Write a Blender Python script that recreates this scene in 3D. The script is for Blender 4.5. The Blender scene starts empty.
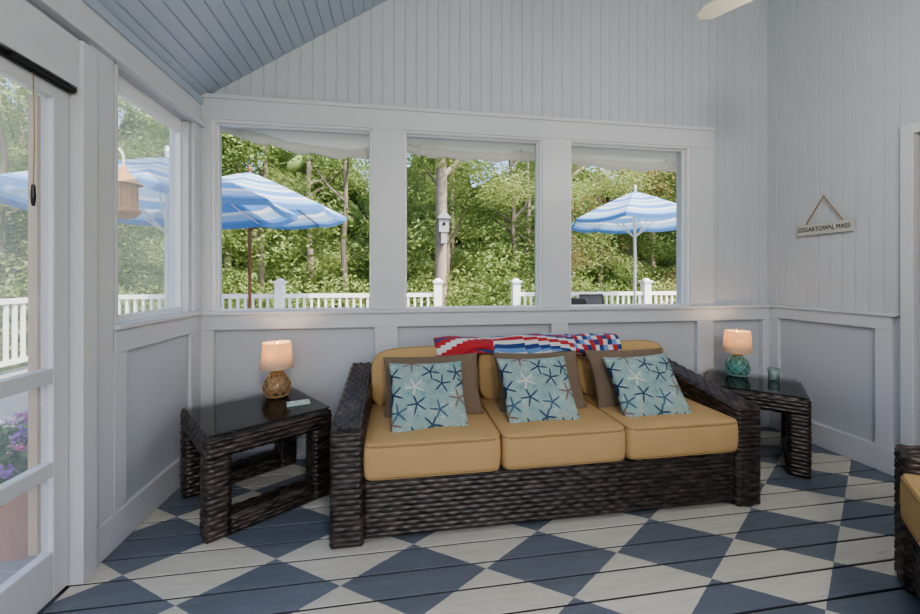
import bpy, bmesh, math, random
import numpy as np
from mathutils import Vector, Matrix, Euler
random.seed(7); rng=np.random.default_rng(7)
C=bpy.context.scene.collection

# ---------------------------------------------------------------- materials
def nt(name):
    m=bpy.data.materials.new(name); m.use_nodes=True
    t=m.node_tree; b=t.nodes['Principled BSDF']
    return m,t,b
def lk(t,a,b): t.links.new(a,b)
def math_n(t,op,a=None,b=None,c=None):
    n=t.nodes.new('ShaderNodeMath'); n.operation=op
    for i,x in enumerate((a,b,c)):
        if x is None: continue
        if isinstance(x,(int,float)): n.inputs[i].default_value=x
        else: lk(t,x,n.inputs[i])
    return n.outputs[0]
def mixc(t,fac,a,b,mode='MIX'):
    n=t.nodes.new('ShaderNodeMix'); n.data_type='RGBA'; n.blend_type=mode
    if isinstance(fac,(int,float)): n.inputs[0].default_value=fac
    else: lk(t,fac,n.inputs[0])
    for i,x in ((6,a),(7,b)):
        if isinstance(x,(tuple,list)): n.inputs[i].default_value=(*x[:3],1)
        else: lk(t,x,n.inputs[i])
    return n.outputs[2]
def noise(t,scale,detail=3,vec=None,rough=.5,col=False):
    n=t.nodes.new('ShaderNodeTexNoise'); n.inputs['Scale'].default_value=scale
    n.inputs['Detail'].default_value=detail; n.inputs['Roughness'].default_value=rough
    if vec is None:
        tc=t.nodes.new('ShaderNodeTexCoord'); vec=tc.outputs['Object']
    lk(t,vec,n.inputs['Vector'])
    return n.outputs[1 if col else 0]
def scaled(t,s):
    tc=t.nodes.new('ShaderNodeTexCoord'); m=t.nodes.new('ShaderNodeMapping')
    m.inputs['Scale'].default_value=s; lk(t,tc.outputs['Object'],m.inputs['Vector']); return m.outputs[0]
def bump(t,b,h,strength=.3,dist=.01):
    n=t.nodes.new('ShaderNodeBump'); n.inputs['Strength'].default_value=strength
    n.inputs['Distance'].default_value=dist; lk(t,h,n.inputs['Height']); lk(t,n.outputs[0],b.inputs['Normal'])
def simple(name,c1,c2=None,rough=.5,scale=8,metal=0,bs=0,bscale=60,stretch=None):
    m,t,b=nt(name)
    if c2 is None: c2=tuple(x*.88 for x in c1)
    v=scaled(t,stretch) if stretch else None
    f=noise(t,scale,3,v)
    lk(t,mixc(t,f,c1,c2),b.inputs['Base Color'])
    b.inputs['Roughness'].default_value=rough; b.inputs['Metallic'].default_value=metal
    if bs: bump(t,b,noise(t,bscale,2,v),bs,.005)
    return m
M={}
M['wall']=simple('wall_paint',(.55,.575,.62),(.52,.545,.59),.46,2)
M['trim']=simple('trim_paint',(.635,.65,.685),(.605,.62,.655),.34,2)
M['white']=simple('white_vinyl',(.84,.85,.86),(.79,.80,.81),.4,3)
M['ceil']=simple('ceiling_paint',(.46,.515,.61),(.42,.475,.57),.42,2)
M['ext']=simple('exterior_shingle',(.35,.34,.33),(.22,.22,.22),.8,6)
M['tan']=simple('tan_canvas',(.52,.345,.165),(.46,.30,.135),.85,5,bs=.25,bscale=500)
M['pipe']=simple('tan_piping',(.36,.23,.10),None,.8,8)
M['taupe']=simple('taupe_linen',(.155,.112,.078),(.21,.155,.108),.9,60,bs=.3,bscale=400)
M['dark']=simple('dark_bronze',(.03,.03,.032),None,.4,8,.6)
M['blk']=simple('black_sling',(.03,.035,.04),None,.6,8)
M['rope']=simple('jute_rope',(.40,.26,.13),(.26,.16,.07),.9,120)
M['greenrope']=simple('sea_rope',(.12,.30,.27),(.3,.42,.36),.8,120)
M['brass']=simple('aged_brass',(.35,.25,.12),None,.35,8,.9)
M['terra']=simple('terracotta',(.50,.25,.17),(.40,.19,.13),.85,10)
M['wood']=simple('brown_door_wood',(.20,.115,.075),(.13,.07,.045),.5,4,stretch=(30,30,1.5))
M['jamb']=simple('cedar_jamb',(.50,.38,.28),(.42,.30,.20),.6,4,stretch=(30,30,1.5))
M['polewood']=simple('umbrella_pole_wood',(.20,.10,.05),(.14,.07,.03),.5,6)
M['alu']=simple('painted_metal',(.70,.71,.72),None,.4,6,.2)
M['blade']=simple('fan_blade_cream',(.66,.62,.52),(.58,.54,.44),.4,4,stretch=(2,20,20))
M['signw']=simple('sign_driftwood',(.62,.61,.55),(.42,.41,.37),.8,5,stretch=(30,2,30))
M['ink']=simple('sign_ink',(.05,.05,.06),None,.7)
M['bark']=simple('tree_bark',(.36,.31,.27),(.18,.15,.12),.95,8,bs=.8,bscale=20,stretch=(6,6,1))
M['birdh']=simple('birdhouse_wood',(.35,.34,.36),(.25,.25,.27),.8,10)
M['red']=simple('throw_red',(.50,.04,.05),(.38,.03,.035),.9,60,bs=.3,bscale=200)
M['navy']=simple('throw_navy',(.035,.07,.24),(.02,.04,.15),.9,60)
M['twhite']=simple('throw_white',(.66,.66,.66),None,.9,60)
M['sky_b']=simple('throw_blue',(.16,.30,.55),None,.9,60)
M['pink']=simple('petal_pink',(.70,.20,.42),(.60,.12,.40),.6,10)
M['purple']=simple('petal_violet',(.36,.14,.55),None,.6,10)
M['pwhite']=simple('petal_white',(.80,.76,.80),None,.6,10)
M['lantern']=simple('wicker_lantern',(.62,.34,.16),(.40,.20,.09),.8,40)
M['phone']=simple('coaster_celadon',(.45,.58,.52),None,.3,10)
M['plastic']=simple('outlet_plastic',(.8,.8,.78),None,.35)

def transl(name,c,f=.35):
    m,t,b=nt(name)
    col=mixc(t,noise(t,4,3),c,tuple(x*.9 for x in c)); lk(t,col,b.inputs['Base Color']); b.inputs['Roughness'].default_value=.85
    tr=t.nodes.new('ShaderNodeBsdfTranslucent'); lk(t,col,tr.inputs['Color'])
    mx=t.nodes.new('ShaderNodeMixShader'); mx.inputs[0].default_value=f
    lk(t,b.outputs[0],mx.inputs[1]); lk(t,tr.outputs[0],mx.inputs[2])
    lk(t,mx.outputs[0],t.nodes['Material Output'].inputs['Surface']); return m
M['ublue']=transl('umbrella_blue',(.15,.31,.64))
M['ulight']=transl('umbrella_light_blue',(.33,.50,.72))
M['uwhite']=transl('umbrella_white',(.70,.74,.78))
M['curtain']=transl('curtain_vinyl',(.88,.86,.79),.45)

def leafmat(name,c1,c2,c3):
    m,t,b=nt(name)
    oi=t.nodes.new('ShaderNodeObjectInfo')
    gm=t.nodes.new('ShaderNodeNewGeometry')
    f=noise(t,3.5,2)
    c=mixc(t,f,c1,c2); c=mixc(t,math_n(t,'MULTIPLY',oi.outputs['Random'],.85),c,c3)
    c=mixc(t,gm.outputs['Random Per Island'],c,mixc(t,.5,c,(c1[0]*1.7,c1[1]*1.5,c1[2]*1.5)))
    lk(t,c,b.inputs['Base Color']); b.inputs['Roughness'].default_value=.5
    tr=t.nodes.new('ShaderNodeBsdfTranslucent'); lk(t,c,tr.inputs['Color'])
    mx=t.nodes.new('ShaderNodeMixShader'); mx.inputs[0].default_value=.42
    lk(t,b.outputs[0],mx.inputs[1]); lk(t,tr.outputs[0],mx.inputs[2])
    lk(t,mx.outputs[0],t.nodes['Material Output'].inputs['Surface'])
    return m
M['leaf']=leafmat('leaf_green',(.17,.26,.085),(.075,.15,.055),(.36,.41,.17))
M['leafr']=leafmat('leaf_rust',(.32,.26,.14),(.38,.22,.18),(.22,.29,.11))
M['leafp']=leafmat('plant_leaf',(.08,.18,.05),(.05,.13,.04),(.12,.22,.06))

def wicker_mat():
    m,t,b=nt('espresso_wicker')
    v=scaled(t,(14,14,45))
    f=noise(t,1.0,2,v); f2=noise(t,90,2)
    r=t.nodes.new('ShaderNodeValToRGB'); lk(t,f,r.inputs[0])
    r.color_ramp.elements[0].position=.38; r.color_ramp.elements[0].color=(.018,.012,.010,1)
    r.color_ramp.elements[1].position=.70; r.color_ramp.elements[1].color=(.100,.074,.062,1)
    lk(t,mixc(t,math_n(t,'MULTIPLY',f2,.4),r.outputs[0],(.022,.016,.014)),b.inputs['Base Color'])
    b.inputs['Roughness'].default_value=.32
    bump(t,b,f2,.2,.002)
    return m
M['wicker']=wicker_mat()

def floor_mat():
    m,t,b=nt('painted_diamond_floor')
    tc=t.nodes.new('ShaderNodeTexCoord'); s=t.nodes.new('ShaderNodeSeparateXYZ'); lk(t,tc.outputs['Object'],s.inputs[0])
    wob=math_n(t,'MULTIPLY_ADD',noise(t,30,2),.010,-.005)
    p=math_n(t,'DIVIDE',math_n(t,'ADD',math_n(t,'SUBTRACT',s.outputs[0],.075),wob),.63)
    q=math_n(t,'DIVIDE',math_n(t,'SUBTRACT',s.outputs[1],1.70),.42)
    a=math_n(t,'FLOOR',math_n(t,'ADD',math_n(t,'ADD',p,q),100.5))
    c=math_n(t,'FLOOR',math_n(t,'ADD',math_n(t,'SUBTRACT',p,q),100.5))
    par=math_n(t,'MODULO',math_n(t,'ADD',a,c),2.0)
    par=math_n(t,'GREATER_THAN',par,.5)
    n1=noise(t,2.0,4,scaled(t,(1.5,9,1)))
    dark=mixc(t,n1,(.165,.195,.245),(.098,.118,.155))
    light=mixc(t,n1,(.74,.71,.62),(.57,.54,.47))
    col=mixc(t,par,dark,light)
    brd=math_n(t,'FLOOR',math_n(t,'DIVIDE',math_n(t,'ADD',s.outputs[1],2.6),.14))
    wn=t.nodes.new('ShaderNodeTexWhiteNoise'); wn.noise_dimensions='1D'; lk(t,brd,wn.inputs['W'])
    col=mixc(t,math_n(t,'MULTIPLY',wn.outputs[0],.26),col,(.29,.30,.31))
    sc=noise(t,5,6,scaled(t,(1,5,1)),.7)
    scm=math_n(t,'MULTIPLY',math_n(t,'GREATER_THAN',sc,.64),.42)
    col=mixc(t,scm,col,(.34,.32,.29))
    grain=noise(t,12,5,scaled(t,(.6,14,1)),.6)
    col=mixc(t,math_n(t,'MULTIPLY',math_n(t,'GREATER_THAN',grain,.60),.22),col,(.24,.23,.21))
    # near-black seam colour (below the board face)
    seam=math_n(t,'LESS_THAN',s.outputs[2],-.0035)
    col=mixc(t,seam,col,(.05,.05,.055))
    lk(t,col,b.inputs['Base Color'])
    lk(t,math_n(t,'MULTIPLY_ADD',n1,.25,.22),b.inputs['Roughness'])
    bump(t,b,noise(t,3,4,scaled(t,(1,16,1))),.28,.006)
    return m
M['floor']=floor_mat()
def deck_mat():
    m,t,b=nt('deck_boards')
    n1=noise(t,2,4,scaled(t,(.8,8,1)))
    lk(t,mixc(t,n1,(.30,.31,.34),(.20,.21,.24)),b.inputs['Base Color']); b.inputs['Roughness'].default_value=.7
    return m
M['deck']=deck_mat()
M['grass']=simple('grass',(.10,.17,.04),(.16,.20,.07),.9,3)
M['far']=simple('distant_foliage',(.08,.14,.05),(.26,.33,.14),.9,4,bs=.8,bscale=6)

def star_mat():
    m,t,b=nt('starfish_print')
    tc=t.nodes.new('ShaderNodeTexCoord')
    def layer(scale,off,base,bb,cols):
        mp=t.nodes.new('ShaderNodeMapping'); mp.inputs['Scale'].default_value=(scale,scale,0); mp.inputs['Location'].default_value=(off,off*.7,0)
        lk(t,tc.outputs['Object'],mp.inputs['Vector'])
        vo=t.nodes.new('ShaderNodeTexVoronoi'); vo.voronoi_dimensions='2D'; vo.inputs['Scale'].default_value=1
        vo.inputs['Randomness'].default_value=.75
        lk(t,mp.outputs[0],vo.inputs['Vector'])
        sub=t.nodes.new('ShaderNodeVectorMath'); sub.operation='SUBTRACT'
        lk(t,mp.outputs[0],sub.inputs[0]); lk(t,vo.outputs['Position'],sub.inputs[1])
        s=t.nodes.new('ShaderNodeSeparateXYZ'); lk(t,sub.outputs[0],s.inputs[0])
        ang=math_n(t,'ARCTAN2',s.outputs[1],s.outputs[0])
        sc=t.nodes.new('ShaderNodeSeparateColor'); lk(t,vo.outputs['Color'],sc.inputs[0])
        ph=math_n(t,'MULTIPLY_ADD',sc.outputs[0],6.28,math_n(t,'MULTIPLY',ang,5.0))
        cs=math_n(t,'COSINE',ph)
        den=math_n(t,'SUBTRACT',1.0,math_n(t,'MULTIPLY',cs,bb))
        lim=math_n(t,'DIVIDE',base,den)
        inside=math_n(t,'LESS_THAN',vo.outputs['Distance'],lim)
        r=t.nodes.new('ShaderNodeValToRGB'); r.color_ramp.interpolation='CONSTANT'
        while len(r.color_ramp.elements)<len(cols): r.color_ramp.elements.new(.5)
        for i,cc in enumerate(cols):
            r.color_ramp.elements[i].position=i/len(cols); r.color_ramp.elements[i].color=(*cc,1)
        lk(t,sc.outputs[1],r.inputs[0])
        return inside,r.outputs[0]
    bg=mixc(t,noise(t,14,3),(.20,.31,.31),(.30,.40,.38))
    i2,c2=layer(17,3.3,.13,.72,[(.48,.55,.51),(.12,.24,.28),(.44,.39,.33)])
    i1,c1=layer(9.0,0,.135,.74,[(.02,.045,.10),(.06,.11,.17),(.55,.54,.47),(.03,.06,.12),(.20,.12,.10)])
    col=mixc(t,math_n(t,'MULTIPLY',i2,.7),bg,c2); col=mixc(t,i1,col,c1)
    lk(t,col,b.inputs['Base Color']); b.inputs['Roughness'].default_value=.85
    bump(t,b,noise(t,300,2),.2,.002)
    return m
M['star']=star_mat()

def film_mat(name,haze,tint):
    m,t,b=nt(name)
    out=t.nodes['Material Output']
    tr=t.nodes.new('ShaderNodeBsdfTransparent')
    tl=t.nodes.new('ShaderNodeBsdfTranslucent'); tl.inputs['Color'].default_value=(*tint,1)
    gl=t.nodes.new('ShaderNodeBsdfGlossy'); gl.inputs['Roughness'].default_value=.03
    m1=t.nodes.new('ShaderNodeMixShader')
    f=math_n(t,'MULTIPLY_ADD',noise(t,2.2,2,scaled(t,(1,1,.6))),haze*.7,haze*.6)
    lk(t,f,m1.inputs[0]); lk(t,tr.outputs[0],m1.inputs[1]); lk(t,tl.outputs[0],m1.inputs[2])
    m2=t.nodes.new('ShaderNodeMixShader'); m2.inputs[0].default_value=.04
    lk(t,m1.outputs[0],m2.inputs[1]); lk(t,gl.outputs[0],m2.inputs[2]); lk(t,m2.outputs[0],out.inputs['Surface'])
    return m
M['film']=film_mat('clear_vinyl_film',.12,(.95,.95,.93))
def glass_mat(name,col,dif=0.0):
    m,t,b=nt(name); out=t.nodes['Material Output']
    tr=t.nodes.new('ShaderNodeBsdfTransparent'); tr.inputs['Color'].default_value=(*col,1)
    gl=t.nodes.new('ShaderNodeBsdfGlossy'); gl.inputs['Roughness'].default_value=.02
    fr=t.nodes.new('ShaderNodeFresnel'); fr.inputs['IOR'].default_value=1.5
    f=math_n(t,'MULTIPLY_ADD',fr.outputs[0],.9,.03)
    base=tr.outputs[0]
    if dif:
        df=t.nodes.new('ShaderNodeBsdfDiffuse'); df.inputs['Color'].default_value=(*col,1)
        m0=t.nodes.new('ShaderNodeMixShader'); m0.inputs[0].default_value=dif
        lk(t,tr.outputs[0],m0.inputs[1]); lk(t,df.outputs[0],m0.inputs[2]); base=m0.outputs[0]
    mx=t.nodes.new('ShaderNodeMixShader'); lk(t,f,mx.inputs[0]); lk(t,base,mx.inputs[1]); lk(t,gl.outputs[0],mx.inputs[2])
    lk(t,mx.outputs[0],out.inputs['Surface']); return m
M['tglass']=glass_mat('table_glass',(.97,.98,.98))
M['jar']=glass_mat('jar_glass',(.95,.80,.60),.10)
M['jart']=glass_mat('jar_teal_glass',(.42,.82,.78),.12)
M['cup']=glass_mat('cup_teal_glass',(.72,.92,.88),.30)
def shade_mat():
    m,t,b=nt('lamp_shade_linen'); out=t.nodes['Material Output']
    b.inputs['Roughness'].default_value=.9
    lk(t,mixc(t,noise(t,200,2),(.80,.68,.54),(.72,.60,.46)),b.inputs['Base Color'])
    tl=t.nodes.new('ShaderNodeBsdfTranslucent'); tl.inputs['Color'].default_value=(.85,.66,.44,1)
    mx=t.nodes.new('ShaderNodeMixShader'); mx.inputs[0].default_value=.45
    lk(t,b.outputs[0],mx.inputs[1]); lk(t,tl.outputs[0],mx.inputs[2]); lk(t,mx.outputs[0],out.inputs['Surface']); return m
M['shade']=shade_mat()
def glow_mat():
    m,t,b=nt('frosted_globe'); b.inputs['Base Color'].default_value=(.9,.88,.82,1)
    b.inputs['Emission Color'].default_value=(1,.93,.82,1); b.inputs['Emission Strength'].default_value=2; return m
M['globe']=glow_mat()

# ---------------------------------------------------------------- mesh builder
class MB:
    def __init__(s): s.v=[]; s.f=[]; s.m=[]; s.n=0
    def add(s,vs,fs,mi=0,T=None):
        vs=np.asarray(vs,float)
        if T is not None:
            A=np.array(T); vs=vs@A[:3,:3].T+A[:3,3]
        s.v.append(vs); o=s.n
        s.f+= [tuple(i+o for i in f) for f in fs]; s.m+=[mi]*len(fs) if isinstance(mi,int) else list(mi)
        s.n+=len(vs)
    def box(s,x0,x1,y0,y1,z0,z1,mi=0,T=None):
        v=[(x,y,z) for x in(x0,x1) for y in(y0,y1) for z in(z0,z1)]
        s.add(v,[(0,1,3,2),(4,6,7,5),(0,4,5,1),(2,3,7,6),(0,2,6,4),(1,5,7,3)],mi,T)
    def prism(s,poly,axis,a0,a1,mi=0,T=None):
        n=len(poly); v=[]
        for a in(a0,a1):
            for p in poly:
                v.append({'y':(p[0],a,p[1]),'x':(a,p[0],p[1]),'z':(p[0],p[1],a)}[axis])
        f=[tuple(range(n)),tuple(range(2*n-1,n-1,-1))]+[(i,(i+1)%n,n+(i+1)%n,n+i) for i in range(n)]
        s.add(v,f,mi,T)
    def tube(s,pts,r,n=8,mi=0,closed=False,T=None):
        pts=[Vector(p) for p in pts]; N=len(pts); rs=r if hasattr(r,'__len__') else [r]*N
        v=[]; up=Vector((0,0,1)); prev=None
        for i,p in enumerate(pts):
            if closed: d=(pts[(i+1)%N]-pts[i-1])
            else: d=pts[min(i+1,N-1)]-pts[max(i-1,0)]
            d.normalize()
            a=prev if prev is not None else (Vector((1,0,0)) if abs(d.z)>.9 else up)
            a=(a-d*a.dot(d)); 
            if a.length<1e-5: a=d.orthogonal()
            a.normalize(); prev=a; b=d.cross(a)
            for k in range(n):
                t=2*math.pi*k/n; v.append(p+(a*math.cos(t)+b*math.sin(t))*rs[i])
        f=[]
        for i in range(N if closed else N-1):
            j=(i+1)%N
            for k in range(n): f.append((i*n+k,i*n+(k+1)%n,j*n+(k+1)%n,j*n+k))
        if not closed: f+= [tuple(range(n)),tuple((N-1)*n+k for k in range(n-1,-1,-1))]
        s.add([tuple(x) for x in v],f,mi,T)
    def lathe(s,prof,c=(0,0,0),n=32,mi=0,T=None):
        v=[];f=[]
        for r,z in prof:
            for k in range(n):
                t=2*math.pi*k/n; v.append((c[0]+r*math.cos(t),c[1]+r*math.sin(t),c[2]+z))
        for i in range(len(prof)-1):
            for k in range(n): f.append((i*n+k,i*n+(k+1)%n,(i+1)*n+(k+1)%n,(i+1)*n+k))
        s.add(v,f,mi,T)
    def grid(s,P,mi=0,T=None):
        nu,nv=P.shape[:2]; v=P.reshape(-1,3)
        f=[(i*nv+j,(i+1)*nv+j,(i+1)*nv+j+1,i*nv+j+1) for i in range(nu-1) for j in range(nv-1)]
        s.add(v,f,mi,T)
    def sheet(s,P0,U,V,N,lu,lv,pitch,gw,gd,mi=0):
        P0,U,V,N=[np.array(x,float) for x in(P0,U,V,N)]
        prof=[(0,0)]; k=1
        while k*pitch<lu:
            prof+=[(k*pitch-gw/2,0),(k*pitch-gw*.15,-gd),(k*pitch+gw*.15,-gd),(k*pitch+gw/2,0)]; k+=1
        prof.append((lu,0))
        v=[];f=[]
        for u,h in prof:
            a=P0+U*u+N*h; v+=[a,a+V*lv]
        for i in range(len(prof)-1): f.append((2*i,2*i+2,2*i+3,2*i+1))
        s.add(v,f,mi)
    def build(s,name,mats,parent=None,smooth=False,bevel=0,merge=False,T=None,autos=False):
        me=bpy.data.meshes.new(name)
        me.from_pydata(np.concatenate(s.v).tolist(),[],s.f)
        for m in (mats if isinstance(mats,list) else [mats]): me.materials.append(m)
        me.polygons.foreach_set('material_index',s.m)
        if merge or autos:
            bm=bmesh.new(); bm.from_mesh(me)
            if merge: bmesh.ops.remove_doubles(bm,verts=bm.verts,dist=1e-4)
            bmesh.ops.recalc_face_normals(bm,faces=bm.faces); bm.to_mesh(me); bm.free()
        if smooth: me.polygons.foreach_set('use_smooth',[True]*len(me.polygons))
        me.update()
        o=bpy.data.objects.new(name,me); C.objects.link(o)
        if bevel:
            b=o.modifiers.new('bevel','BEVEL'); b.width=bevel; b.segments=2; b.limit_method='ANGLE'
        if T is not None: o.matrix_world=T
        if parent: o.parent=parent
        return o
def empty(name,loc=(0,0,0),rot=0):
    e=bpy.data.objects.new(name,None); e.empty_display_size=.1; C.objects.link(e)
    e.location=loc; e.rotation_euler=(0,0,rot); return e

# ---------------------------------------------------------------- room constants
XL,XR,YB,YF=-1.359,3.212,2.96,-2.6
SL=.652; EZ=2.53
def ceilz(x): return EZ+SL*(x-XL)
TOP=ceilz(XR)+.1
wins=[(-1.276,-.19),(.0445,1.122),(1.358,2.427)]
WZ0,WZ1=1.06,2.395

# floor
b=MB(); b.sheet((XL,YF,0),(0,1,0),(1,0,0),(0,0,1),YB-YF,XR-XL,.14,.013,.014)
b.box(XL-.1,XR+.1,YF-.1,YB+.1,-.12,-.016); b.build('floor',M['floor'])
# back wall
b=MB()
b.box(XL-.14,XR+.14,YB+.01,YB+.14,0,WZ0)
xs=[XL-.14]+[x for w in wins for x in w]+[XR+.14]
for i in range(0,len(xs),2): b.box(xs[i],xs[i+1],YB+.01,YB+.14,WZ0,WZ1)
b.prism([(XL-.14,WZ1),(XR+.14,WZ1),(XR+.14,TOP+.1),(XL-.14,ceilz(XL-.14)+.05)],'y',YB+.01,YB+.14)
PB=.083
b.sheet((XL,YB,2.5),(1,0,0),(0,0,1),(0,-1,0),XR-XL,TOP-2.5,PB,.010,.006)
xo=XL+PB*48
b.sheet((xo,YB,1.05),(1,0,0),(0,0,1),(0,-1,0),XR-xo,1.45,PB,.010,.006)
b.build('wall_back',M['wall'])
# trim back
b=MB(); Y0,Y1=YB-.03,YB+.01
b.box(XL,2.646,Y0,Y1,WZ1,2.56)
b.box(XL,2.66,Y0-.012,Y0,2.535,2.565)
for x0,x1 in [(XL,wins[0][0]),(wins[0][1],wins[1][0]),(wins[1][1],wins[2][0]),(wins[2][1],2.646)]: b.box(x0,x1,Y0,Y1,WZ0,WZ1)
b.build('trim_1',M['trim'],bevel=.004)
b=MB()
b.box(XL,XR,Y0,Y1,.93,WZ0)
b.box(XL,XR,Y0-.022,Y0+.01,1.035,1.06)
for x0,x1 in [(XL,-1.26),(-.17,0.0),(1.198,1.34),(2.493,2.646),(3.13,XR)]: b.box(x0,x1,Y0,Y1,.17,.93)
b.build('trim_2',M['trim'],bevel=.004)
b=MB(); b.box(XL,XR,Y0-.006,Y1,0.0,.17); b.build('baseboard_back',M['trim'],bevel=.004)
for i,(x0,x1) in enumerate(wins):
    b=MB()
    for (fw,ya,yb) in ((.012,YB-.020,YB+.02),(.022,YB+.03,YB+.055)):
        b.box(x0,x0+fw,ya,yb,WZ0,WZ1); b.box(x1-fw,x1,ya,yb,WZ0,WZ1)
        b.box(x0+fw,x1-fw,ya,yb,WZ0,WZ0+fw*.6); b.box(x0+fw,x1-fw,ya,yb,WZ1-fw*.8,WZ1)
    b.build('window_%d'%(i+1),M['white'],bevel=.003)
# left wall
DY0,DY1,DZ=.93,1.885,2.10
LW=(2.13,2.84,1.07,2.33)
b=MB(); xa,xb=XL-.13,XL
b.box(xa,xb,YF-.14,-2.2,0,EZ+.02); b.box(xa,xb,-2.2,.45,0,1.0); b.box(xa,xb,-2.2,.45,2.3,EZ+.02)
b.box(xa,xb,.45,DY0,0,EZ+.02)
b.box(xa,xb,DY0,DY1,DZ,EZ+.02)
b.box(xa,xb,DY1,LW[0],0,EZ+.02)
b.box(xa,xb,LW[0],LW[1],0,LW[2]); b.box(xa,xb,LW[0],LW[1],LW[3],EZ+.02)
b.box(xa,xb,LW[1],YB+.01,0,EZ+.02)
b.build('wall_left',M['wall'])
b=MB(); t=.02
b.box(XL,XL+t,LW[0]-.02,YB-.03,.93,1.045); b.box(XL,XL+t+.02,LW[0]-.03,YB-.03,1.045,1.07)
b.box(XL,XL+t,DY1+.075,2.10,0.17,2.36)
b.box(XL,XL+t,LW[0]-.02,LW[0],1.07,2.33);b.box(XL,XL+t,LW[1],YB-.03,1.07,2.36)
b.box(XL,XL+t,2.10,LW[0]+.06,.17,.93); b.box(XL,XL+t,2.80,YB-.03,.17,.93)
b.box(XL,XL+t,DY0-.12,YB-.03,2.36,EZ-.04)
b.box(XL,XL+t+.03,DY0-.12,YB-.03,2.33,2.36)
b.build('trim_3',M['trim'],bevel=.004)
b=MB(); b.box(XL,XL+.026,DY1+.08,YB-.03,0,.17); b.build('baseboard_left',M['trim'],bevel=.004)
b=MB(); b.box(XL-.125,XL+.045,DY1-.006,DY1+.075,0,2.30); b.box(XL-.125,XL+.03,DY0-.075,DY0+.006,0,2.30); b.box(XL-.125,XL+.03,DY0+.006,DY1-.006,DZ-.004,2.30)
b.build('trim_4',M['trim'],bevel=.003)
# left window
b=MB(); y0,y1,z0,z1=LW
fw=.035; x0,x1=XL-.075,XL-.045
b.box(x0,x1,y0,y0+fw,z0,z1);b.box(x0,x1,y1-fw,y1,z0,z1);b.box(x0,x1,y0+fw,y1-fw,z0,z0+fw);b.box(x0,x1,y0+fw,y1-fw,z1-.085,z1)
b.box(XL-.062,XL-.060,y0+.035,y1-.035,z0+.035,z1-.085,1)
b.box(XL-.045,XL-.005,y1-.022,y1,z0,z1-.0,2)
b.build('window_4',[M['white'],M['film'],M['trim']])
# screen door
e=empty('door_1')
b=MB(); xa,xb=XL-.045,XL-.005; sw=.075; y0,y1=DY0+.010,DY1-.010
b.box(xa,xb,y0,y0+sw,.012,DZ-.008); b.box(xa,xb,y1-sw,y1,.012,DZ-.008)
for z0,z1 in((.012,.20),(.50,.56),(.875,.935),(2.02,DZ-.008)): b.box(xa,xb,y0+sw,y1-sw,z0,z1)
b.build('frame',M['trim'],e,bevel=.004)
b=MB(); b.box(xa+.018,xa+.020,y0+sw,y1-sw,.2,2.02); b.build('panes',M['film'],e)
b=MB(); b.box(XL-.004,XL+.014,DY0+.01,DY1-.012,2.070,2.090); b.tube([(XL+.022,DY1-.3,2.080),(XL+.022,DY1-.02,2.080)],.010,10)
b.build('closer_rail',M['dark'],e)
b=MB(); b.box(xa-.035,xa-.004,y1-sw-.016,y1-sw,.2,2.02); b.build('jamb',M['jamb'],e)
b=MB(); b.tube([(XL+.005,1.70,2.07),(XL+.007,1.702,1.8),(XL+.005,1.70,1.64)],.0018,6,0); b.lathe([(0,.05),(.006,.045),(.008,0),(.005,-.03),(0,-.035)],(XL+.005,1.70,1.60),10,1)
b.build('pull_cord',[M['rope'],M['dark']],e)
# right wall
RD0,RD1,RDZ=1.06,1.965,2.20
b=MB(); xa,xb=XR+.01,XR+.15
b.box(xa,xb,YF-.14,RD0,0,TOP); b.box(xa,xb,RD0,RD1,RDZ,TOP); b.box(xa,xb,RD1,YB+.01,0,TOP)
b.sheet((XR,RD1,1.04),(0,1,0),(0,0,1),(-1,0,0),YB-RD1,TOP-1.04,PB,.010,.006)
b.sheet((XR,RD0,RDZ),(0,1,0),(0,0,1),(-1,0,0),RD1-RD0,TOP-RDZ,PB,.010,.006)
b.sheet((XR,YF,0),(0,1,0),(0,0,1),(-1,0,0),RD0-YF,TOP,PB,.010,.006)
b.build('wall_right',M['wall'])
b=MB(); xa,xb=XR-.02,XR+.01
b.box(xa,xb,2.08,YB-.03,.95,1.04); b.box(xa-.018,xb,2.05,YB-.03,1.04,1.058)
b.box(xa,xb,2.08,2.17,.17,.95); b.box(xa,xb,YB-.11,YB-.03,.17,.95)
b.build('trim_5',M['trim'],bevel=.004)
b=MB(); b.box(xa-.006,xb,2.05,YB-.03,0,.17); b.build('baseboard_right',M['trim'],bevel=.004)
b=MB(); xa=XR-.028
b.box(xa,xb,RD1,RD1+.065,0,RDZ+.065); b.box(xa,xb,RD0-.065,RD0,0,RDZ+.065); b.box(xa,xb,RD0,RD1,RDZ,RDZ+.065)
b.build('trim_6',M['trim'],bevel=.004)
b=MB(); b.box(XR+.03,XR+.07,RD0+.005,RD1-.005,.01,RDZ-.005)
for z0,z1 in((.25,.95),(1.1,2.0)):
    for y0,y1 in((RD0+.12,RD0+.41),(RD1-.41,RD1-.12)): b.box(XR+.022,XR+.032,y0,y1,z0,z1)
b.lathe([(0,-.03),(.02,-.028),(.028,0),(.02,.02),(.008,.03),(.008,.05)],(0,0,0),16,1,Matrix.Translation((XR+.0,RD0+.07,1.0))@Matrix.Rotation(math.pi/2,4,'Y'))
b.build('door_2',[M['wood'],M['brass']],bevel=.003)
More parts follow.
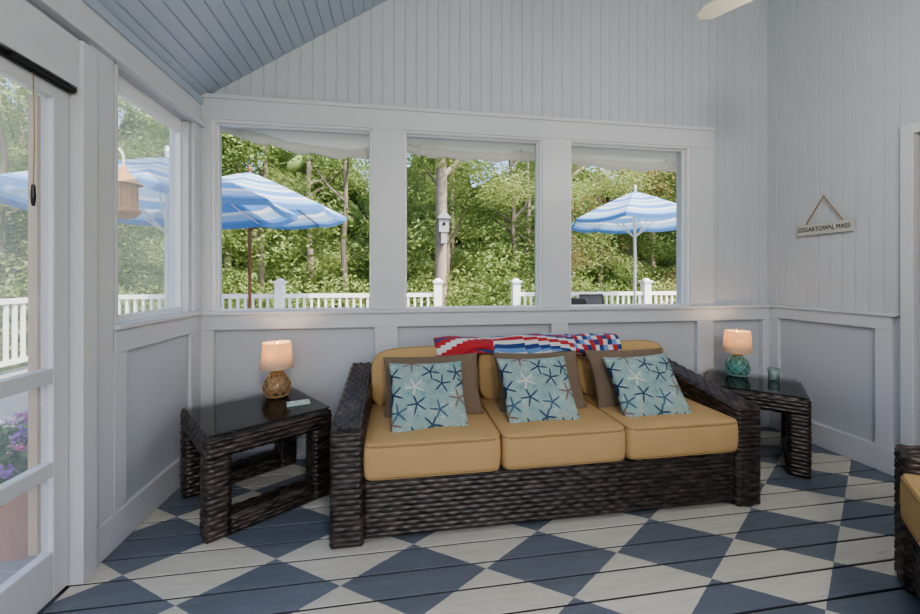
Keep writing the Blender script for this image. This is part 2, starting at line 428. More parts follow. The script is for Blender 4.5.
# front wall (behind camera) with openings
b=MB(); ya,yb=YF-.13,YF
b.box(XL-.14,XR+.14,ya,yb,0,.75); b.box(XL-.14,XL+.2,ya,yb,.75,2.4); b.box(XR-.2,XR+.14,ya,yb,.75,2.4); b.box(.85,1.0,ya,yb,.75,2.4)
b.prism([(XL-.14,2.4),(XR+.14,2.4),(XR+.14,TOP+.1),(XL-.14,ceilz(XL-.14)+.05)],'y',ya,yb)
b.build('wall_front',M['wall'])
# ceiling
L=math.hypot(1,SL); U=np.array([1/L,0,SL/L]); Nn=(SL/L,0,-1/L)
b=MB(); b.sheet((XL,YF,EZ),U,(0,1,0),Nn,(XR-XL)*L,YB-YF,.083,.011,.007)
z=ceilz
b.prism([(XL-.16,z(XL-.16)+.03),(XR+.2,z(XR+.2)+.03),(XR+.2,z(XR+.2)+.2),(XL-.16,z(XL-.16)+.2)],'y',YF-.2,YB+.30,1)
b.build('ceiling',[M['ceil'],M['ext']])
b=MB(); b.box(XL,XL+.035,YF,YB,EZ-.045,EZ+.005); b.build('trim_7',M['ceil'],bevel=.004)

# ---------------------------------------------------------------- wicker
def wpatch(mb,o,U,V,N,lu,lv,mi=0,T=None,deform=None):
    rh=.025; cw=.080
    nu=max(3,int(lu/.0100)); nv=max(3,int(round(lv/rh))*6)
    rh=lv/max(1,round(lv/rh))
    u=np.linspace(0,lu,nu+1); v=np.linspace(0,lv,nv+1)
    uu,vv=np.meshgrid(u,v,indexing='ij')
    row=np.floor(vv/rh+1e-6); fv=vv/rh-row
    prof=np.sqrt(np.clip(1-(2*fv-1)**2,0,1))
    w=.5+.5*np.cos(2*math.pi*(uu/cw+.5*(row%2)))
    d=.0030*prof+.0070*prof*w**.7
    ed=np.minimum(np.minimum(uu,lu-uu),np.minimum(vv,lv-vv))
    att=np.clip(ed/.016,0,1); att=att*att*(3-2*att)
    rnd=-.008*(1-np.clip(ed/.012,0,1))**2
    d=d*att+rnd
    O,U,V,N=[np.array(x,float) for x in(o,U,V,N)]
    P=O+uu[...,None]*U+vv[...,None]*V+d[...,None]*N
    if deform is not None: P=deform(P)
    mb.grid(P,mi,T)
def wbox(mb,x0,x1,y0,y1,z0,z1,faces='xXyYZ',T=None,deform=None,mi=0):
    X,Y,Z=(1,0,0),(0,1,0),(0,0,1); a,b_,c=x1-x0,y1-y0,z1-z0
    g=.004
    if 'y' in faces: wpatch(mb,(x0,y0,z0),X,Z,(0,-1,0),a,c,mi,T,deform)
    if 'Y' in faces: wpatch(mb,(x0,y1,z0),X,Z,(0,1,0),a,c,mi,T,deform)
    if 'x' in faces: wpatch(mb,(x0,y0,z0),Y,Z,(-1,0,0),b_,c,mi,T,deform)
    if 'X' in faces: wpatch(mb,(x1,y0,z0),Y,Z,(1,0,0),b_,c,mi,T,deform)
    if 'Z' in faces:
        if a>b_: wpatch(mb,(x0,y0,z1),X,Y,Z,a,b_,mi,T,deform)
        else: wpatch(mb,(x0,y0,z1),Y,X,Z,b_,a,mi,T,deform)
    if 'z' in faces:
        if a>b_: wpatch(mb,(x0,y0,z0),X,Y,(0,0,-1),a,b_,mi,T,deform)
        else: wpatch(mb,(x0,y0,z0),Y,X,(0,0,-1),b_,a,mi,T,deform)
    P=np.array([(x,y,z) for x in(x0+g,x1-g) for y in(y0+g,y1-g) for z in(z0+.001,z1-g)],float)
    if deform is None:
        mb.add(P,[(0,1,3,2),(4,6,7,5),(0,4,5,1),(2,3,7,6),(0,2,6,4),(1,5,7,3)],mi,T)
    else:
        m=10; ys=np.linspace(y0+g,y1-g,m); V=[]
        for yy in ys: V+=[(x0+g,yy,z0+.001),(x1-g,yy,z0+.001),(x1-g,yy,z1-g),(x0+g,yy,z1-g)]
        V=deform(np.array(V)); F=[(0,1,2,3),tuple(4*(m-1)+k for k in(3,2,1,0))]
        for i in range(m-1):
            for k in range(4): F.append((4*i+k,4*i+(k+1)%4,4*i+4+(k+1)%4,4*i+4+k))
        mb.add(V,F,mi,T)

def cushion(name,w,d,h,parent,T,k=7,kz=5,crown=.02,mat=None,pipe=True,seed=0):
    n=26; b=MB(); g=np.linspace(-1,1,n+1); g=np.sign(g)*(1-(1-np.abs(g))**1.8)
    a,c=np.meshgrid(g,g,indexing='ij'); one=np.ones_like(a)
    for ax in range(3):
        for s in(-1,1):
            q=[None]*3; q[ax]=one*s; q[(ax+1)%3]=a; q[(ax+2)%3]=c
            P=np.stack(q,-1)
            rxy=(np.abs(P[...,0])**k+np.abs(P[...,1])**k)**(1/k)
            mx=np.maximum(np.abs(P[...,0]),np.abs(P[...,1]))
            f=np.where(rxy>1e-6,mx/np.maximum(rxy,1e-6),1)
            x=P[...,0]*f; y=P[...,1]*f; z_=P[...,2]
            e_=np.clip((mx-.0),0,1)
            r2=(e_**(kz*3)+np.abs(z_)**(kz))**(1/(kz)); r2=np.maximum(r2,1)
            inx=1-(1-1/r2)*.10; zz=z_/r2**.55
            x=x*inx; y=y*inx
            wr=.006*np.sin(x*6+seed*2+y*3)*np.cos(y*5+seed)
            z2=zz*h/2+np.sign(zz)*np.abs(zz)**2*(crown*(1-x**2)*(1-y**2)+wr*(1-x**4)*(1-y**4))
            bul=1+.012*(1-zz**2)
            b.grid(np.stack([x*w/2*bul,y*d/2*bul,z2],-1),0)
    o=b.build(name,mat or M['tan'],parent,smooth=True,merge=True,T=None)
    o.matrix_local=T
    if pipe:
        p=MB()
        for s in(-1,1):
            pts=[]
            for i in range(96):
                t=2*math.pi*i/96; ct,st=math.cos(t),math.sin(t)
                rr=1/((abs(ct)**k+abs(st)**k)**(1/k))
                pts.append((ct*rr*w/2*.992,st*rr*d/2*.992,s*.80*h/2))
            p.tube(pts,.0068,6,0,True)
        po=p.build('piping',M['pipe'],parent,smooth=True); po.matrix_local=T
    return o
def pillow(name,w,h,t,parent,T,mat,seed=0):
    n=34; g=np.linspace(-1,1,n+1); g=np.sin(g*math.pi/2)
    x,y=np.meshgrid(g,g,indexing='ij'); b=MB()
    for s in(-1,1):
        X=x*(1-.07*(1-y**2))*w/2; Y=y*(1-.07*(1-x**2))*h/2
        Z=s*t/2*(np.clip((1-x**2)*(1-y**2),0,1)**.42)
        Z=Z+s*.006*np.sin(6*x+seed+s)*np.sin(5*y+seed*2)*(1-x**2)*(1-y**2)
        b.grid(np.stack([X,Y,Z],-1))
    o=b.build(name,mat,None,smooth=True,merge=True)
    o.matrix_world=T
    return o

def seat_unit(name,W,D,nseat,loc,rot):
    e=empty(name,loc,rot); aw=.15; x0,x1=-W/2,W/2
    b=MB()
    def arm(P):
        s=np.clip(P[...,1]/D,0,1); H=.565+.135*s**1.05
        P=P.copy(); P[...,2]=.004+(P[...,2]-.004)*(H-.004)/.565
        return P
    wbox(b,x0,x0+aw,0,D,.004,.565,deform=arm); wbox(b,x1-aw,x1,0,D,.004,.565,deform=arm)
    wbox(b,x0+aw,x1-aw,.02,D-.1,.025,.315,'yZ')
    wbox(b,x0+aw-.01,x1-aw+.01,D-.11,D-.002,.03,.69,'yYZ')
    b.build('wicker_frame',M['wicker'],e,smooth=True)
    cw=(W-2*aw)/nseat
    for i in range(nseat):
        cx=x0+aw+cw*(i+.5)
        cushion('seat_cushion',cw-.004,.70,.185,e,Matrix.Translation((cx,.325,.412)),k=16,crown=.016,seed=i)
        T=Matrix.Translation((cx,.650,.645))@Matrix.Rotation(math.radians(90-14),4,'X')@Matrix.Rotation(math.radians([1.5,-1,1][i%3]),4,'Z')
        cushion('back_cushion',cw-.010,.375,.17,e,T,k=4.5,kz=3,crown=.06,seed=i+4)
    return e
SX0,SX1,SY=-.317,2.045,1.925
sofa=seat_unit('wicker_sofa',SX1-SX0,.90,3,((SX0+SX1)/2,SY,0),0)
arm=seat_unit('wicker_armchair',.95,.88,1,(0,0,0),0)
d=Vector((-.70,.714,0)).normalized(); side=Vector((-.714,-.70,0)).normalized()
far=Vector((2.17,1.40,0)); ctr=far+side*.475
ang=math.atan2(-d.y,-d.x)-math.pi/2
arm.location=ctr; arm.rotation_euler=(0,0,ang)

# pillows
def PT(x,y,z,lean,roll=0,yaw=0):
    return Matrix.Translation((x,y,z))@Matrix.Rotation(math.radians(yaw),4,'Z')@Matrix.Rotation(math.radians(90-lean),4,'X')@Matrix.Rotation(math.radians(roll),4,'Z')
for i,(x,y,z_,rl,yw) in enumerate([(.165,2.150,.640,-1,4),(.80,2.160,.645,1,-2),(1.48,2.145,.640,3,-4)]):
    pillow('starfish_pillow',.425,.41,.13,None,PT(x,y,z_,36,rl,yw),M['star'],i)
for i,(x,w_,rl,yw) in enumerate([(.205,.58,1,0),(.865,.55,0,-2),(1.485,.56,0,0)]):
    pillow('taupe_pillow',w_,.385,.13,None,PT(x,2.305,.652,28,rl,yw),M['taupe'],i+5)

# throw blanket bunched along the top of the back cushions
b=MB(); nx=190; nt_=48; P=np.zeros((nx+1,nt_+1,3)); mi=[]
for i in range(nx+1):
    s=i/nx; x=.24+1.29*s
    thick=.8+.4*min(1,max(0,(s-.25)/.5))
    for j in range(nt_+1):
        t=2*math.pi*j/nt_
        ry=.120*(.75+.30*thick); rz=(.027+.004*math.sin(17*s))*thick
        fold=1+.12*math.sin(3*t+9*s)+.09*math.sin(5*t-15*s)+.08*math.sin(8*t+32*s)
        if i in(0,nx): ry*=.3; rz*=.3
        y=2.590+.010*math.sin(5*s)+ry*math.cos(t)*fold
        zz=.864+rz*math.sin(t)*fold+.005*math.sin(13*s)
        if math.cos(t)<0:
            hang=.072+.045*max(0,(s-.7)/.3)+.014*math.sin(16*s+1)
            zz-=hang*(-math.cos(t))**2.2
        P[i,j]=(x,y,zz)
for i in range(nx):
    for j in range(nt_):
        s=i/nx; k_=(j+int(6*math.sin(5*s)+10*s))%48
        if s<.30: c=[0,0,0,0,1,0,2,0][(k_//3)%8]
        elif s<.72: c=[2,1,3,2,0,1,2,3,0,1,2,0][(k_//2)%12]
        else: c=[0,2,1,3,2,0,1][((i//5)+(j//2)*2)%7]
        mi.append(c)
b.grid(P); b.m=mi
b.build('throw_blanket',[M['red'],M['navy'],M['twhite'],M['sky_b']],smooth=True)

# ---------------------------------------------------------------- side tables
def table(loc,rot,S=.30):
    e=empty('wicker_side_table',loc,rot); H=.505; lw=.11
    b=MB()
    for sy in(-1,1):
        ya,yb=sorted((sy*S,sy*(S-lw)))
        for sx in(-1,1):
            xa,xb=sorted((sx*S,sx*(S-lw)))
            wbox(b,xa,xb,ya,yb,.004,H-.095,'xXyY')
        wbox(b,-S+lw-.005,S-lw+.005,ya,yb,.004,.095,'yYZ')
    wbox(b,-S,S,-S,S,H-.10,H,'xXyYZz')
    b.build('wicker_frame',M['wicker'],e,smooth=True)
    b=MB(); b.box(-S+.008,S-.008,-S+.008,S-.008,H+.0125,H+.0195); b.build('glass_top',M['tglass'],e,bevel=.002)
    return e
table((-.840,2.505,0),math.radians(35),.322)
table((2.61,2.535,0),math.radians(44.5))
TZ=.5255
def lamp(x,y,glass,rope,power):
    e=empty('table_lamp',(x,y,TZ))
    b=MB(); prof=[(0,0),(.045,0),(.062,.012),(.078,.045),(.080,.075),(.070,.108),(.048,.135),(.032,.15),(.030,.165)]
    b.lathe(prof,n=40); b.build('glass_base',glass,e,smooth=True)
    b=MB()
    zs=[p[1] for p in prof[1:]]; rs=[p[0] for p in prof[1:]]
    for dirn in(-1,1):
        for k in range(9):
            pts=[]
            for i in range(24):
                q=i/23; zz=.002+q*.155; r=np.interp(zz,zs,rs)+.003; a=2*math.pi*k/9+dirn*q*1.9
                pts.append((r*math.cos(a),r*math.sin(a),zz))
            b.tube(pts,.0032,6)
    for zz in(.150,.158,.012):
        r=np.interp(zz,zs,rs)+.004; b.tube([(r*math.cos(a),r*math.sin(a),zz) for a in np.linspace(0,2*math.pi,24,endpoint=False)],.005,6,0,True)
    b.build('rope_net',rope,e,smooth=True)
    b=MB(); b.lathe([(.0,.163),(.033,.163),(.033,.172),(.012,.176),(.009,.20),(.014,.205),(.014,.235),(0,.236)],n=20)
    for k in range(3):
        a=k*2.094; b.tube([(.012*math.cos(a),.012*math.sin(a),.33),(.078*math.cos(a),.078*math.sin(a),.345)],.0015,6)
    b.tube([(.0,.0,.2),(0,0,.36)],.002,6); b.lathe([(0,.372),(.006,.368),(.008,.362),(.004,.356),(0,.354)],n=12)
    b.build('fitting',M['brass'],e,smooth=True)
    b=MB(); b.lathe([(.098,.185),(.085,.352),(.0845,.352),(.0975,.185),(.098,.185)],n=48); b.build('shade',M['shade'],e,smooth=True)
    b=MB(); b.lathe([(0,.235),(.02,.245),(.026,.27),(.018,.295),(0,.302)],n=16); bo=b.build('bulb',M['globe'],e,smooth=True)
    l=bpy.data.lights.new('lamp_bulb_light','POINT'); l.energy=power; l.color=(1,.68,.39); l.shadow_soft_size=.02
    lo=bpy.data.objects.new('bulb_light',l); C.objects.link(lo); lo.parent=e; lo.location=(0,0,.318)
lamp(-.775,2.685,M['jar'],M['rope'],2.4)
lamp(2.63,2.68,M['jart'],M['greenrope'],2.4)
b=MB(); b.lathe([(0,0),(.034,0),(.040,.078),(.037,.078),(.031,.010),(0,.010)],(2.83,2.56,TZ),28); b.build('glass_tumbler',M['cup'],smooth=True)
b=MB(); T=Matrix.Translation((-.60,2.50,TZ))@Matrix.Rotation(math.radians(20),4,'Z')
b.box(-.065,.065,-.03,.03,.0,.016,0,T); b.box(-.05,-.02,-.012,.012,.016,.019,1,T)
for k in range(3): b.box(.0+k*.02,.012+k*.02,-.015,.015,.016,.019,1,T)
b.build('remote_control',[M['phone'],M['plastic']],bevel=.004)
b=MB(); b.box(-.72,-.64,YB-.044,YB-.036,.03,.15); 
for zz in(.065,.115): b.box(-.695,-.665,YB-.047,YB-.044,zz-.014,zz+.014)
b.build('wall_outlet',M['plastic'],bevel=.003)

# ---------------------------------------------------------------- sign
e=empty('hanging_sign',(XR-.02,2.49,1.67))
b=MB(); b.box(-.008,.008,-.195,.195,-.042,.042); b.build('board',M['signw'],e,bevel=.003)
b=MB(); b.tube([(0,-.13,.042),(-.002,0,.245),(0,.13,.042)],.005,6); b.lathe([(0,-.008),(.007,0),(0,.008)],(0,0,.247),10)
b.build('rope',M['rope'],e)
cu=bpy.data.curves.new('sign_text','FONT'); cu.body='EDGARTOWN, MASS'; cu.size=.05; cu.extrude=.0008; cu.align_x='CENTER'; cu.align_y='CENTER'
cu.materials.append(M['ink']); to=bpy.data.objects.new('lettering',cu); C.objects.link(to); to.parent=e
to.matrix_local=Matrix(((0,0,-1,-.0095),(-1,0,0,0),(0,1,0,0),(0,0,0,1)))@Matrix.Diagonal((.78,1,1,1))

# ---------------------------------------------------------------- ceiling fan
FX,FY,FZ=1.95,1.35,2.72
e=empty('ceiling_fan',(FX,FY,FZ))
b=MB(); b.lathe([(0,-.06),(.08,-.055),(.11,-.02),(.115,.04),(.08,.08),(.03,.1),(.016,.12),(.016,ceilz(FX)-FZ-.12),(.07,ceilz(FX)-FZ-.06),(.08,ceilz(FX)-FZ+.02)],n=32)
b.build('motor',M['trim'],e,smooth=True)
b=MB(); b.lathe([(0,-.17),(.06,-.16),(.095,-.12),(.10,-.08),(.07,-.055)],n=32); b.build('added_fan_globe',M['globe'],e,smooth=True)  # light kit added to the fan, out of view, for interior fill
for k in range(3):
    a=math.radians(121.5+120*k)
    b=MB(); pts=[]
    for s in np.linspace(0,1,12):
        r=.16+.48*s; hw=.045+.018*s
        if s>.85: hw*=math.sqrt(max(0.05,1-((s-.85)/.15)**2*.9))
        pts.append((r,hw))
    poly=[(r,h) for r,h in pts]+[(r,-h) for r,h in reversed(pts)]
    T=Matrix.Rotation(a,4,'Z')@Matrix.Rotation(math.radians(10),4,'X')
    b.prism(poly,'z',-.004,.004,0,T); b.box(.09,.2,-.015,.015,-.012,-.004,1,T)
    b.build('blade',[M['blade'],M['trim']],e)
e=empty('added_fill_pendant',(.6,-1.3,3.0))  # pendant added behind the camera, unseen, to brighten the room
b=MB(); b.tube([(0,0,.1),(0,0,ceilz(.6)-3.0)],.008,8); b.lathe([(0,.14),(.03,.13),(.05,.08)],n=20); b.build('cord',M['dark'],e)
b=MB(); b.lathe([(0,-.14),(.08,-.12),(.14,0),(.1,.08),(.05,.12)],n=28); b.build('globe',M['globe'],e,smooth=True)
def ptl(n,loc,en,col,r):
    l=bpy.data.lights.new(n,'POINT'); l.energy=en; l.color=col; l.shadow_soft_size=r
    o=bpy.data.objects.new(n,l); C.objects.link(o); o.location=loc; return o
ptl('added_fan_fill',(FX,FY,FZ-.26),20,(1,.94,.86),.12)  # added fill light below the fan
ptl('added_pendant_fill',(.6,-1.3,2.7),135,(1,.94,.87),.2)  # added fill light for the interior, behind the camera

# ---------------------------------------------------------------- outdoors
DKZ=-.06
b=MB()
b.sheet((-5.6,-3.5,DKZ),(0,1,0),(1,0,0),(0,0,1),11.3,5.6+XL-.11,.14,.012,.01)
b.sheet((XL-.11,YB+.12,DKZ),(0,1,0),(1,0,0),(0,0,1),7.8-YB-.12,8.2-XL,.14,.012,.01)
b.box(-5.6,XL-.14,-3.5,7.8,-.5,DKZ-.011); b.box(XL-.14,6.8,YB+.15,7.8,-.5,DKZ-.011)
b.build('deck',M['deck'])
b=MB(); b.box(-40,40,-30,45,-.75,-.55); b.build('ground',M['grass'])
def railing(b,p0,p1,posts):
    p0=Vector(p0);p1=Vector(p1); Lr=(p1-p0).length; a=math.atan2(p1.y-p0.y,p1.x-p0.x)
    T=Matrix.Translation((p0.x,p0.y,DKZ))@Matrix.Rotation(a,4,'Z')
    b.box(0,Lr,-.035,.035,.98,1.055,0,T); b.box(0,Lr,-.02,.02,.12,.19,0,T)
    n=int(Lr/.125)
    for i in range(n): 
        x=(i+.5)*Lr/n; b.box(x-.02,x+.02,-.018,.018,.19,.98,0,T)
    for x in posts:
        b.box(x-.075,x+.075,-.075,.075,0.0,1.25,0,T); b.box(x-.10,x+.10,-.10,.10,1.25,1.29,0,T)
        b.lathe([(.08,1.29),(.05,1.325),(0,1.34)],(x,0,0),8,0,T)
b=MB(); railing(b,(-5.4,7.5),(.76,7.5),[0,3.29,6.16]); railing(b,(2.32,7.5),(6.7,7.5),[0,2.84,4.38]); railing(b,(-5.4,-3.3),(-5.4,7.44),[0.5,3.2,6.0,8.6])
b.build('deck_railing',M['white'])
def umbrella(x,y,R,zr,za,pole,rot=0):
    e=empty('patio_umbrella',(x,y,DKZ),rot)
    zr-=DKZ; za-=DKZ
    b=MB(); n=8
    rings=[0,.14,.18,.30,.34,.46,.50,.62,.67,.80,.85,.95,1.0]; cols=[0,2,1,2,0,2,1,2,0,2,1,0]
    sub=6
    def pt(f,k,q):
        a0=2*math.pi*k/n; a1=2*math.pi*(k+1)/n
        r=R*f; zz=za-(za-zr)*(f**1.08)
        p=np.array([math.cos(a0),math.sin(a0)])*(1-q)+np.array([math.cos(a1),math.sin(a1)])*q
        return (p[0]*r,p[1]*r,zz-.05*f*math.sin(math.pi*q)+.03*f)
    for k in range(n):
        for i in range(len(rings)-1):
            P=np.array([[pt(rings[i],k,q) for q in np.linspace(0,1,sub)],[pt(rings[i+1],k,q) for q in np.linspace(0,1,sub)]])
            b.grid(P,cols[i])
        P=np.array([[pt(1,k,q) for q in np.linspace(0,1,sub)],[tuple(np.array(pt(1,k,q))-np.array([0,0,.06])) for q in np.linspace(0,1,sub)]])
        b.grid(P,0)
    b.build('canopy',[M['ublue'],M['ulight'],M['uwhite']],e)
    b=MB()
    b.tube([(0,0,.05),(0,0,za+.02)],.024,12); b.lathe([(0,za+.12),(.02,za+.10),(.03,za+.05),(.02,za),(0,za)],n=12)
    for k in range(n):
        a=2*math.pi*k/n; c,s=math.cos(a),math.sin(a)
        b.tube([(0,0,za-.03),(R*c*.98,R*s*.98,zr)],.010,6); b.tube([(.02*c,.02*s,zr-.25),(R*.5*c,R*.5*s,(za+zr)/2-.03)],.008,6)
    b.lathe([(0,.0),(.25,.0),(.25,.05),(.05,.08),(.03,.3),(0,.3)],n=24); b.build('pole_and_ribs',pole,e)
umbrella(-2.26,6.46,1.44,2.27,2.92,M['polewood'],.2)
umbrella(-2.35,4.45,1.25,2.01,2.54,M['alu'],.35)
umbrella(4.2,6.42,1.18,2.27,2.84,M['alu'],.1)
def pchair(x,y,rot):
    b=MB(); 
    for sx in(-.26,.26):
        b.tube([(sx,-.25,0.015),(sx,-.25,.62),(sx,.22,.62),(sx,.26,.42)],.014,8); b.tube([(sx,.3,.015),(sx,.2,.42),(sx,.34,1.0)],.014,8); b.tube([(sx,-.25,.42),(sx,.22,.42)],.012,8)
    b.tube([(-.26,.34,1.0),(.26,.34,1.0)],.014,8)
    b.box(-.26,.26,-.25,.22,.415,.425); b.box(-.26,.26,-.0,.006,.0,.58,0,Matrix.Translation((0,.205,.43))@Matrix.Rotation(math.radians(-13.5),4,'X'))
    b.build('patio_chair',M['blk'],T=Matrix.Translation((x,y,DKZ))@Matrix.Rotation(rot,4,'Z'))
pchair(3.25,6.1,1.7); pchair(4.0,5.2,3.2); pchair(5.1,6.3,-1.5); pchair(3.9,7.05,.1)
b=MB(); b.lathe([(.03,.70),(.55,.70),(.55,.73),(.03,.73),(.03,.70)],(4.2,6.42,DKZ),32)
for a in (0,2.1,4.2): b.tube([(4.2+.42*math.cos(a),6.42+.42*math.sin(a),DKZ+.01),(4.2+.30*math.cos(a),6.42+.30*math.sin(a),DKZ+.70)],.02,8)
b.build('patio_table',M['blk'])
b=MB(); b.box(XL-.1,XR+.1,YB+.14,YB+.30,2.46,2.52); b.build('trim_8',M['white'])
for i,(x0,x1) in enumerate([(-1.38,-.05),(-.02,1.22),(1.26,2.6)]):
    b=MB(); pts=[];rs=[]
    z0,z1=[(2.46,2.28),(2.35,2.34),(2.35,2.31)][i]
    for s in np.linspace(0,1,40):
        pts.append((x0+(x1-x0)*s,YB+.24,z0+(z1-z0)*s**.8-.035*math.sin(math.pi*s)*(1.6 if i==0 else 1)+.006*math.sin(25*s)))
        rs.append(.036+.006*math.sin(31*s)+.004*math.sin(57*s))
    b.tube(pts,rs,12)
    top=np.array([[(p[0],YB+.245,p[2]+.02),(p[0],YB+.22,2.47)] for p in pts]); b.grid(top)
    for s in(6,33): 
        p=pts[s]; b.tube([(p[0],YB+.24+.05*math.cos(a),p[2]+.05*math.sin(a)) for a in np.linspace(0,2*math.pi,16,endpoint=False)],.006,6,0,True)
    b.build('rolled_porch_curtain',M['curtain'],smooth=True)
e=empty('garden_lantern_hook',(-1.93,3.12,DKZ))
b=MB(); pts=[(-.16,0,.01),(-.16,0,2.20)]+[(-.16+.08*(1-math.cos(t)),0,2.20+.09*math.sin(t)) for t in np.linspace(.2,math.pi,10)]+[(0,0,2.14)]
b.tube(pts,.009,8); b.lathe([(0,.0),(.09,.0),(.09,.015),(0,.02)],(-.16,0,0),16); b.build('hook_pole',M['alu'],e)
b=MB(); b.lathe([(0,2.16),(.02,2.14),(.03,2.11),(.07,2.06),(.115,2.02),(.075,2.02),(.075,1.85),(.10,1.84),(.10,1.82),(.06,1.78),(0,1.77)],n=20)
for k in range(10):
    a=k*.628; b.tube([(.078*math.cos(a),.078*math.sin(a),1.84),(.078*math.cos(a),.078*math.sin(a),2.02)],.006,5)
b.tube([(0,0,1.77),(.0,0,1.64)],.004,5); b.build('wicker_lantern',M['lantern'],e)
e=empty('flower_pot',(-1.84,2.30,DKZ))
b=MB(); b.lathe([(0,0),(.12,0),(.165,.30),(.19,.30),(.195,.36),(.17,.36),(.165,.32),(0,.32)],n=36); b.build('pot',M['terra'],e)
b=MB()
def leaf(b,c,size,asp,mi,up=.3):
    d=Vector(rng.normal(size=3)); d.z+=up; d.normalize(); s=d.orthogonal().normalized(); s.rotate(Matrix.Rotation(random.random()*6.28,3,d)); t_=d.cross(s)
    c=Vector(c); a=s*size; w=t_*size*asp
    b.add([tuple(c-a),tuple(c+w+d*size*.15),tuple(c+a),tuple(c-w+d*size*.15)],[(0,1,2,3)],mi)
for i in range(1000):
    v=Vector(rng.normal(size=3)).normalized(); r=random.random()**.4
    c=(v.x*.26*r,v.y*.26*r,.47+v.z*.18*r)
    leaf(b,c,.028,.5,0)
for i in range(60):
    v=Vector(rng.normal(size=3)).normalized(); v.z=abs(v.z)*.9-.15
    c=Vector((v.x*.28,v.y*.28,.50+v.z*.20)); mi=random.choice([1,1,2,2,3])
    for k in range(14): leaf(b,c+Vector(rng.normal(size=3))*.012,.015,.7,mi)
for k in range(20): b.tube([(0,0,.3),tuple(np.array([.15*math.cos(k),.15*math.sin(k),.45]))],.004,5,0)
b.build('flowers',[M['leafp'],M['pink'],M['purple'],M['pwhite']],e)

# trees
def clump(name,n,sz,mat):
    v=rng.normal(size=(n,3)); v/=np.linalg.norm(v,axis=1)[:,None]
    r=rng.random(n)**.35; lump=1+.25*np.sin(v[:,0]*5+1)*np.cos(v[:,2]*6)
    c=v*(r*lump)[:,None]*np.array([1,1,.8])
    nr=rng.normal(size=(n,3))+v*.8+np.array([0,0,.7]); nr/=np.linalg.norm(nr,axis=1)[:,None]
    tt=rng.normal(size=(n,3)); s=np.cross(nr,tt); s/=np.linalg.norm(s,axis=1)[:,None]; w=np.cross(nr,s)
    L=(sz*(.6+.8*rng.random(n)))[:,None]
    V=np.stack([c-s*L,c+w*L*.5+nr*L*.12,c+s*L,c-w*L*.5+nr*L*.12],1).reshape(-1,3)
    me=bpy.data.meshes.new(name); me.from_pydata(V.tolist(),[],[(4*i,4*i+1,4*i+2,4*i+3) for i in range(n)]); me.materials.append(mat); return me
cl=[clump('leaf_clump_a',1250,.054,M['leaf']),clump('leaf_clump_b',1000,.066,M['leaf']),clump('leaf_clump_c',1450,.047,M['leaf'])]
clr=[clump('leaf_clump_rust',1100,.055,M['leafr'])]
def tree(x,y,H,R,kind=cl,n=14,low=.5,tr=.10):
    e=empty('tree',(x,y,-.55))
    b=MB(); k=8; lean=random.uniform(-.3,.3)
    pts=[(lean*(i/k)**2+.04*math.sin(i*2.1+x),.04*math.cos(i*1.7+y),H*i/k) for i in range(k+1)]
    b.tube(pts,[tr*(1-.75*i/k) for i in range(k+1)],9)
    for i in range(6):
        z0=H*random.uniform(.35,.8); a=random.random()*6.28; r=R*random.uniform(.5,.9)
        b.tube([(lean*(z0/H)**2,0,z0),(r*.5*math.cos(a),r*.5*math.sin(a),z0+.35),(r*math.cos(a),r*math.sin(a),z0+.9)],[.05,.035,.015],6)
    b.build('trunk',M['bark'],e,smooth=True)
    for i in range(n):
        o=bpy.data.objects.new('foliage',random.choice(kind)); C.objects.link(o); o.parent=e
        a=random.random()*6.28; r=R*math.sqrt(random.random())
        s=random.uniform(.6,1.15)
        o.location=(r*math.cos(a),r*math.sin(a),low+(H-low)*((i+.5)/n)+random.uniform(-.2,.2)); o.scale=(s,s,s*.7); o.rotation_euler=(random.random()*.5,random.random()*.5,random.random()*6.28)
for i in range(13):
    x=-9+i*2.0+random.uniform(-.5,.5); kind=clr+cl if (x>3 and x<9) else cl
    tree(x,10.8+random.uniform(-.6,.8),random.uniform(5.8,7.5),1.3,kind,12,1.2)
for i in range(13):
    x=-14+i*2.7+random.uniform(-.6,.6); tree(x,14.2+random.uniform(-.8,.8),random.uniform(7.5,9.5),1.7,cl,14,.8,.15)
for i in range(10):
    y=-2+i*1.8; tree(-9.8+random.uniform(-.7,.7),y,random.uniform(4.4,5.8),1.1,cl,10,.9)
for i in range(22):
    x=-8+i*.95; e=empty('shrub',(x,9.0+random.uniform(-.2,.4),-.55))
    for k in range(2):
        o=bpy.data.objects.new('foliage',random.choice(cl+(clr if 3<x<9 else []))); C.objects.link(o); o.parent=e
        s=random.uniform(.6,.8); o.scale=(s,s,s); o.location=(random.uniform(-.2,.2),0,.55+.75*k); o.rotation_euler=(0,0,random.random()*6)
b=MB(); n=90; P=np.zeros((n+1,30,3))
for i in range(n+1):
    a=math.radians(15+165*i/n)
    for j in range(30):
        r=24+1.2*math.sin(i*1.3+j*.9)+.8*math.sin(i*.45-j*1.7); hz=(9.0+1.5*math.sin(i*.7)+.8*math.sin(i*2.3))
        P[i,j]=(r*math.cos(a),r*math.sin(a),-.6+hz*j/29)
b.grid(P); b.build('distant_tree_line',M['far'],smooth=True)
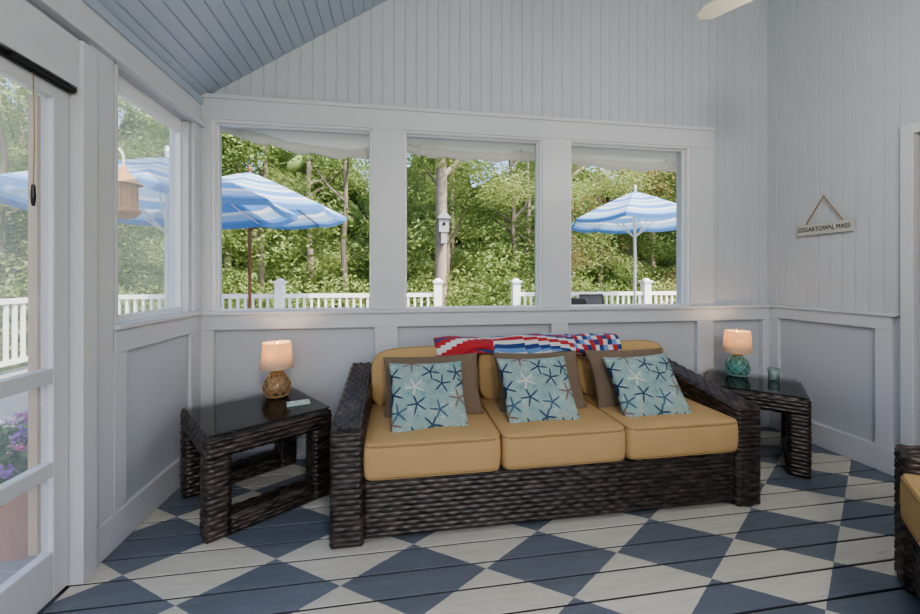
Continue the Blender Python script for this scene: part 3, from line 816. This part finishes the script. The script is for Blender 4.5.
b=MB(); pts=[(1.0,9.0,-.55),(.98,9.0,1.5),(1.0,9.02,3.5),(.94,9.0,5.5),(1.0,9,7)]; b.tube(pts,[.17,.14,.13,.12,.1],12)
b.tube([(1.0,9.0,3.6),(1.6,8.9,4.2),(2.4,8.9,4.5)],[.07,.05,.03],8); b.tube([(.96,9.0,4.0),(.3,8.9,4.5),(-.5,8.9,4.6)],[.07,.05,.03],8)
b.build('tree_trunk',M['bark'],smooth=True)
b=MB(); b.box(.90,1.12,8.60,8.82,2.30,2.62); b.prism([(.85,2.60),(1.17,2.60),(1.01,2.80)],'y',8.56,8.84)
b.lathe([(0,0),(.035,0),(.035,.01)],(0,0,0),14,1,Matrix.Translation((1.01,8.595,2.48))@Matrix.Rotation(math.pi/2,4,'X')); b.box(.97,1.05,8.82,8.87,2.05,2.7); b.box(.94,1.08,8.58,8.82,2.05,2.08); b.box(.95,1.07,8.62,8.78,2.08,2.30)
b.build('bird_house',[M['birdh'],M['dark']])

# ---------------------------------------------------------------- light & camera
sun=bpy.data.lights.new('sun','SUN'); sun.energy=8.0; sun.angle=.02; sun.color=(1,.93,.82)
so=bpy.data.objects.new('sun',sun); C.objects.link(so)
so.rotation_euler=Vector((.62,-.55,1.15)).to_track_quat('Z','Y').to_euler()
w=bpy.data.worlds.new('sky'); bpy.context.scene.world=w; w.use_nodes=True
t=w.node_tree; sk=t.nodes.new('ShaderNodeTexSky'); sk.sky_type='NISHITA'; sk.sun_disc=False; sk.sun_elevation=math.radians(52); sk.sun_rotation=math.radians(130); sk.air_density=1.0; sk.dust_density=5
bg=t.nodes['Background']; bg.inputs['Strength'].default_value=.52; lk(t,sk.outputs[0],bg.inputs['Color'])
try: bpy.context.scene.view_settings.look='AgX - Medium High Contrast'
except Exception: pass

cam=bpy.data.cameras.new('camera'); cam.sensor_width=36; cam.lens=390/920*36; cam.shift_y=-30/920; cam.clip_start=.05; cam.clip_end=200
co=bpy.data.objects.new('camera',cam); C.objects.link(co); co.location=(0,0,1.3); co.rotation_euler=(math.radians(90),0,-math.radians(9.04))
bpy.context.scene.camera=co
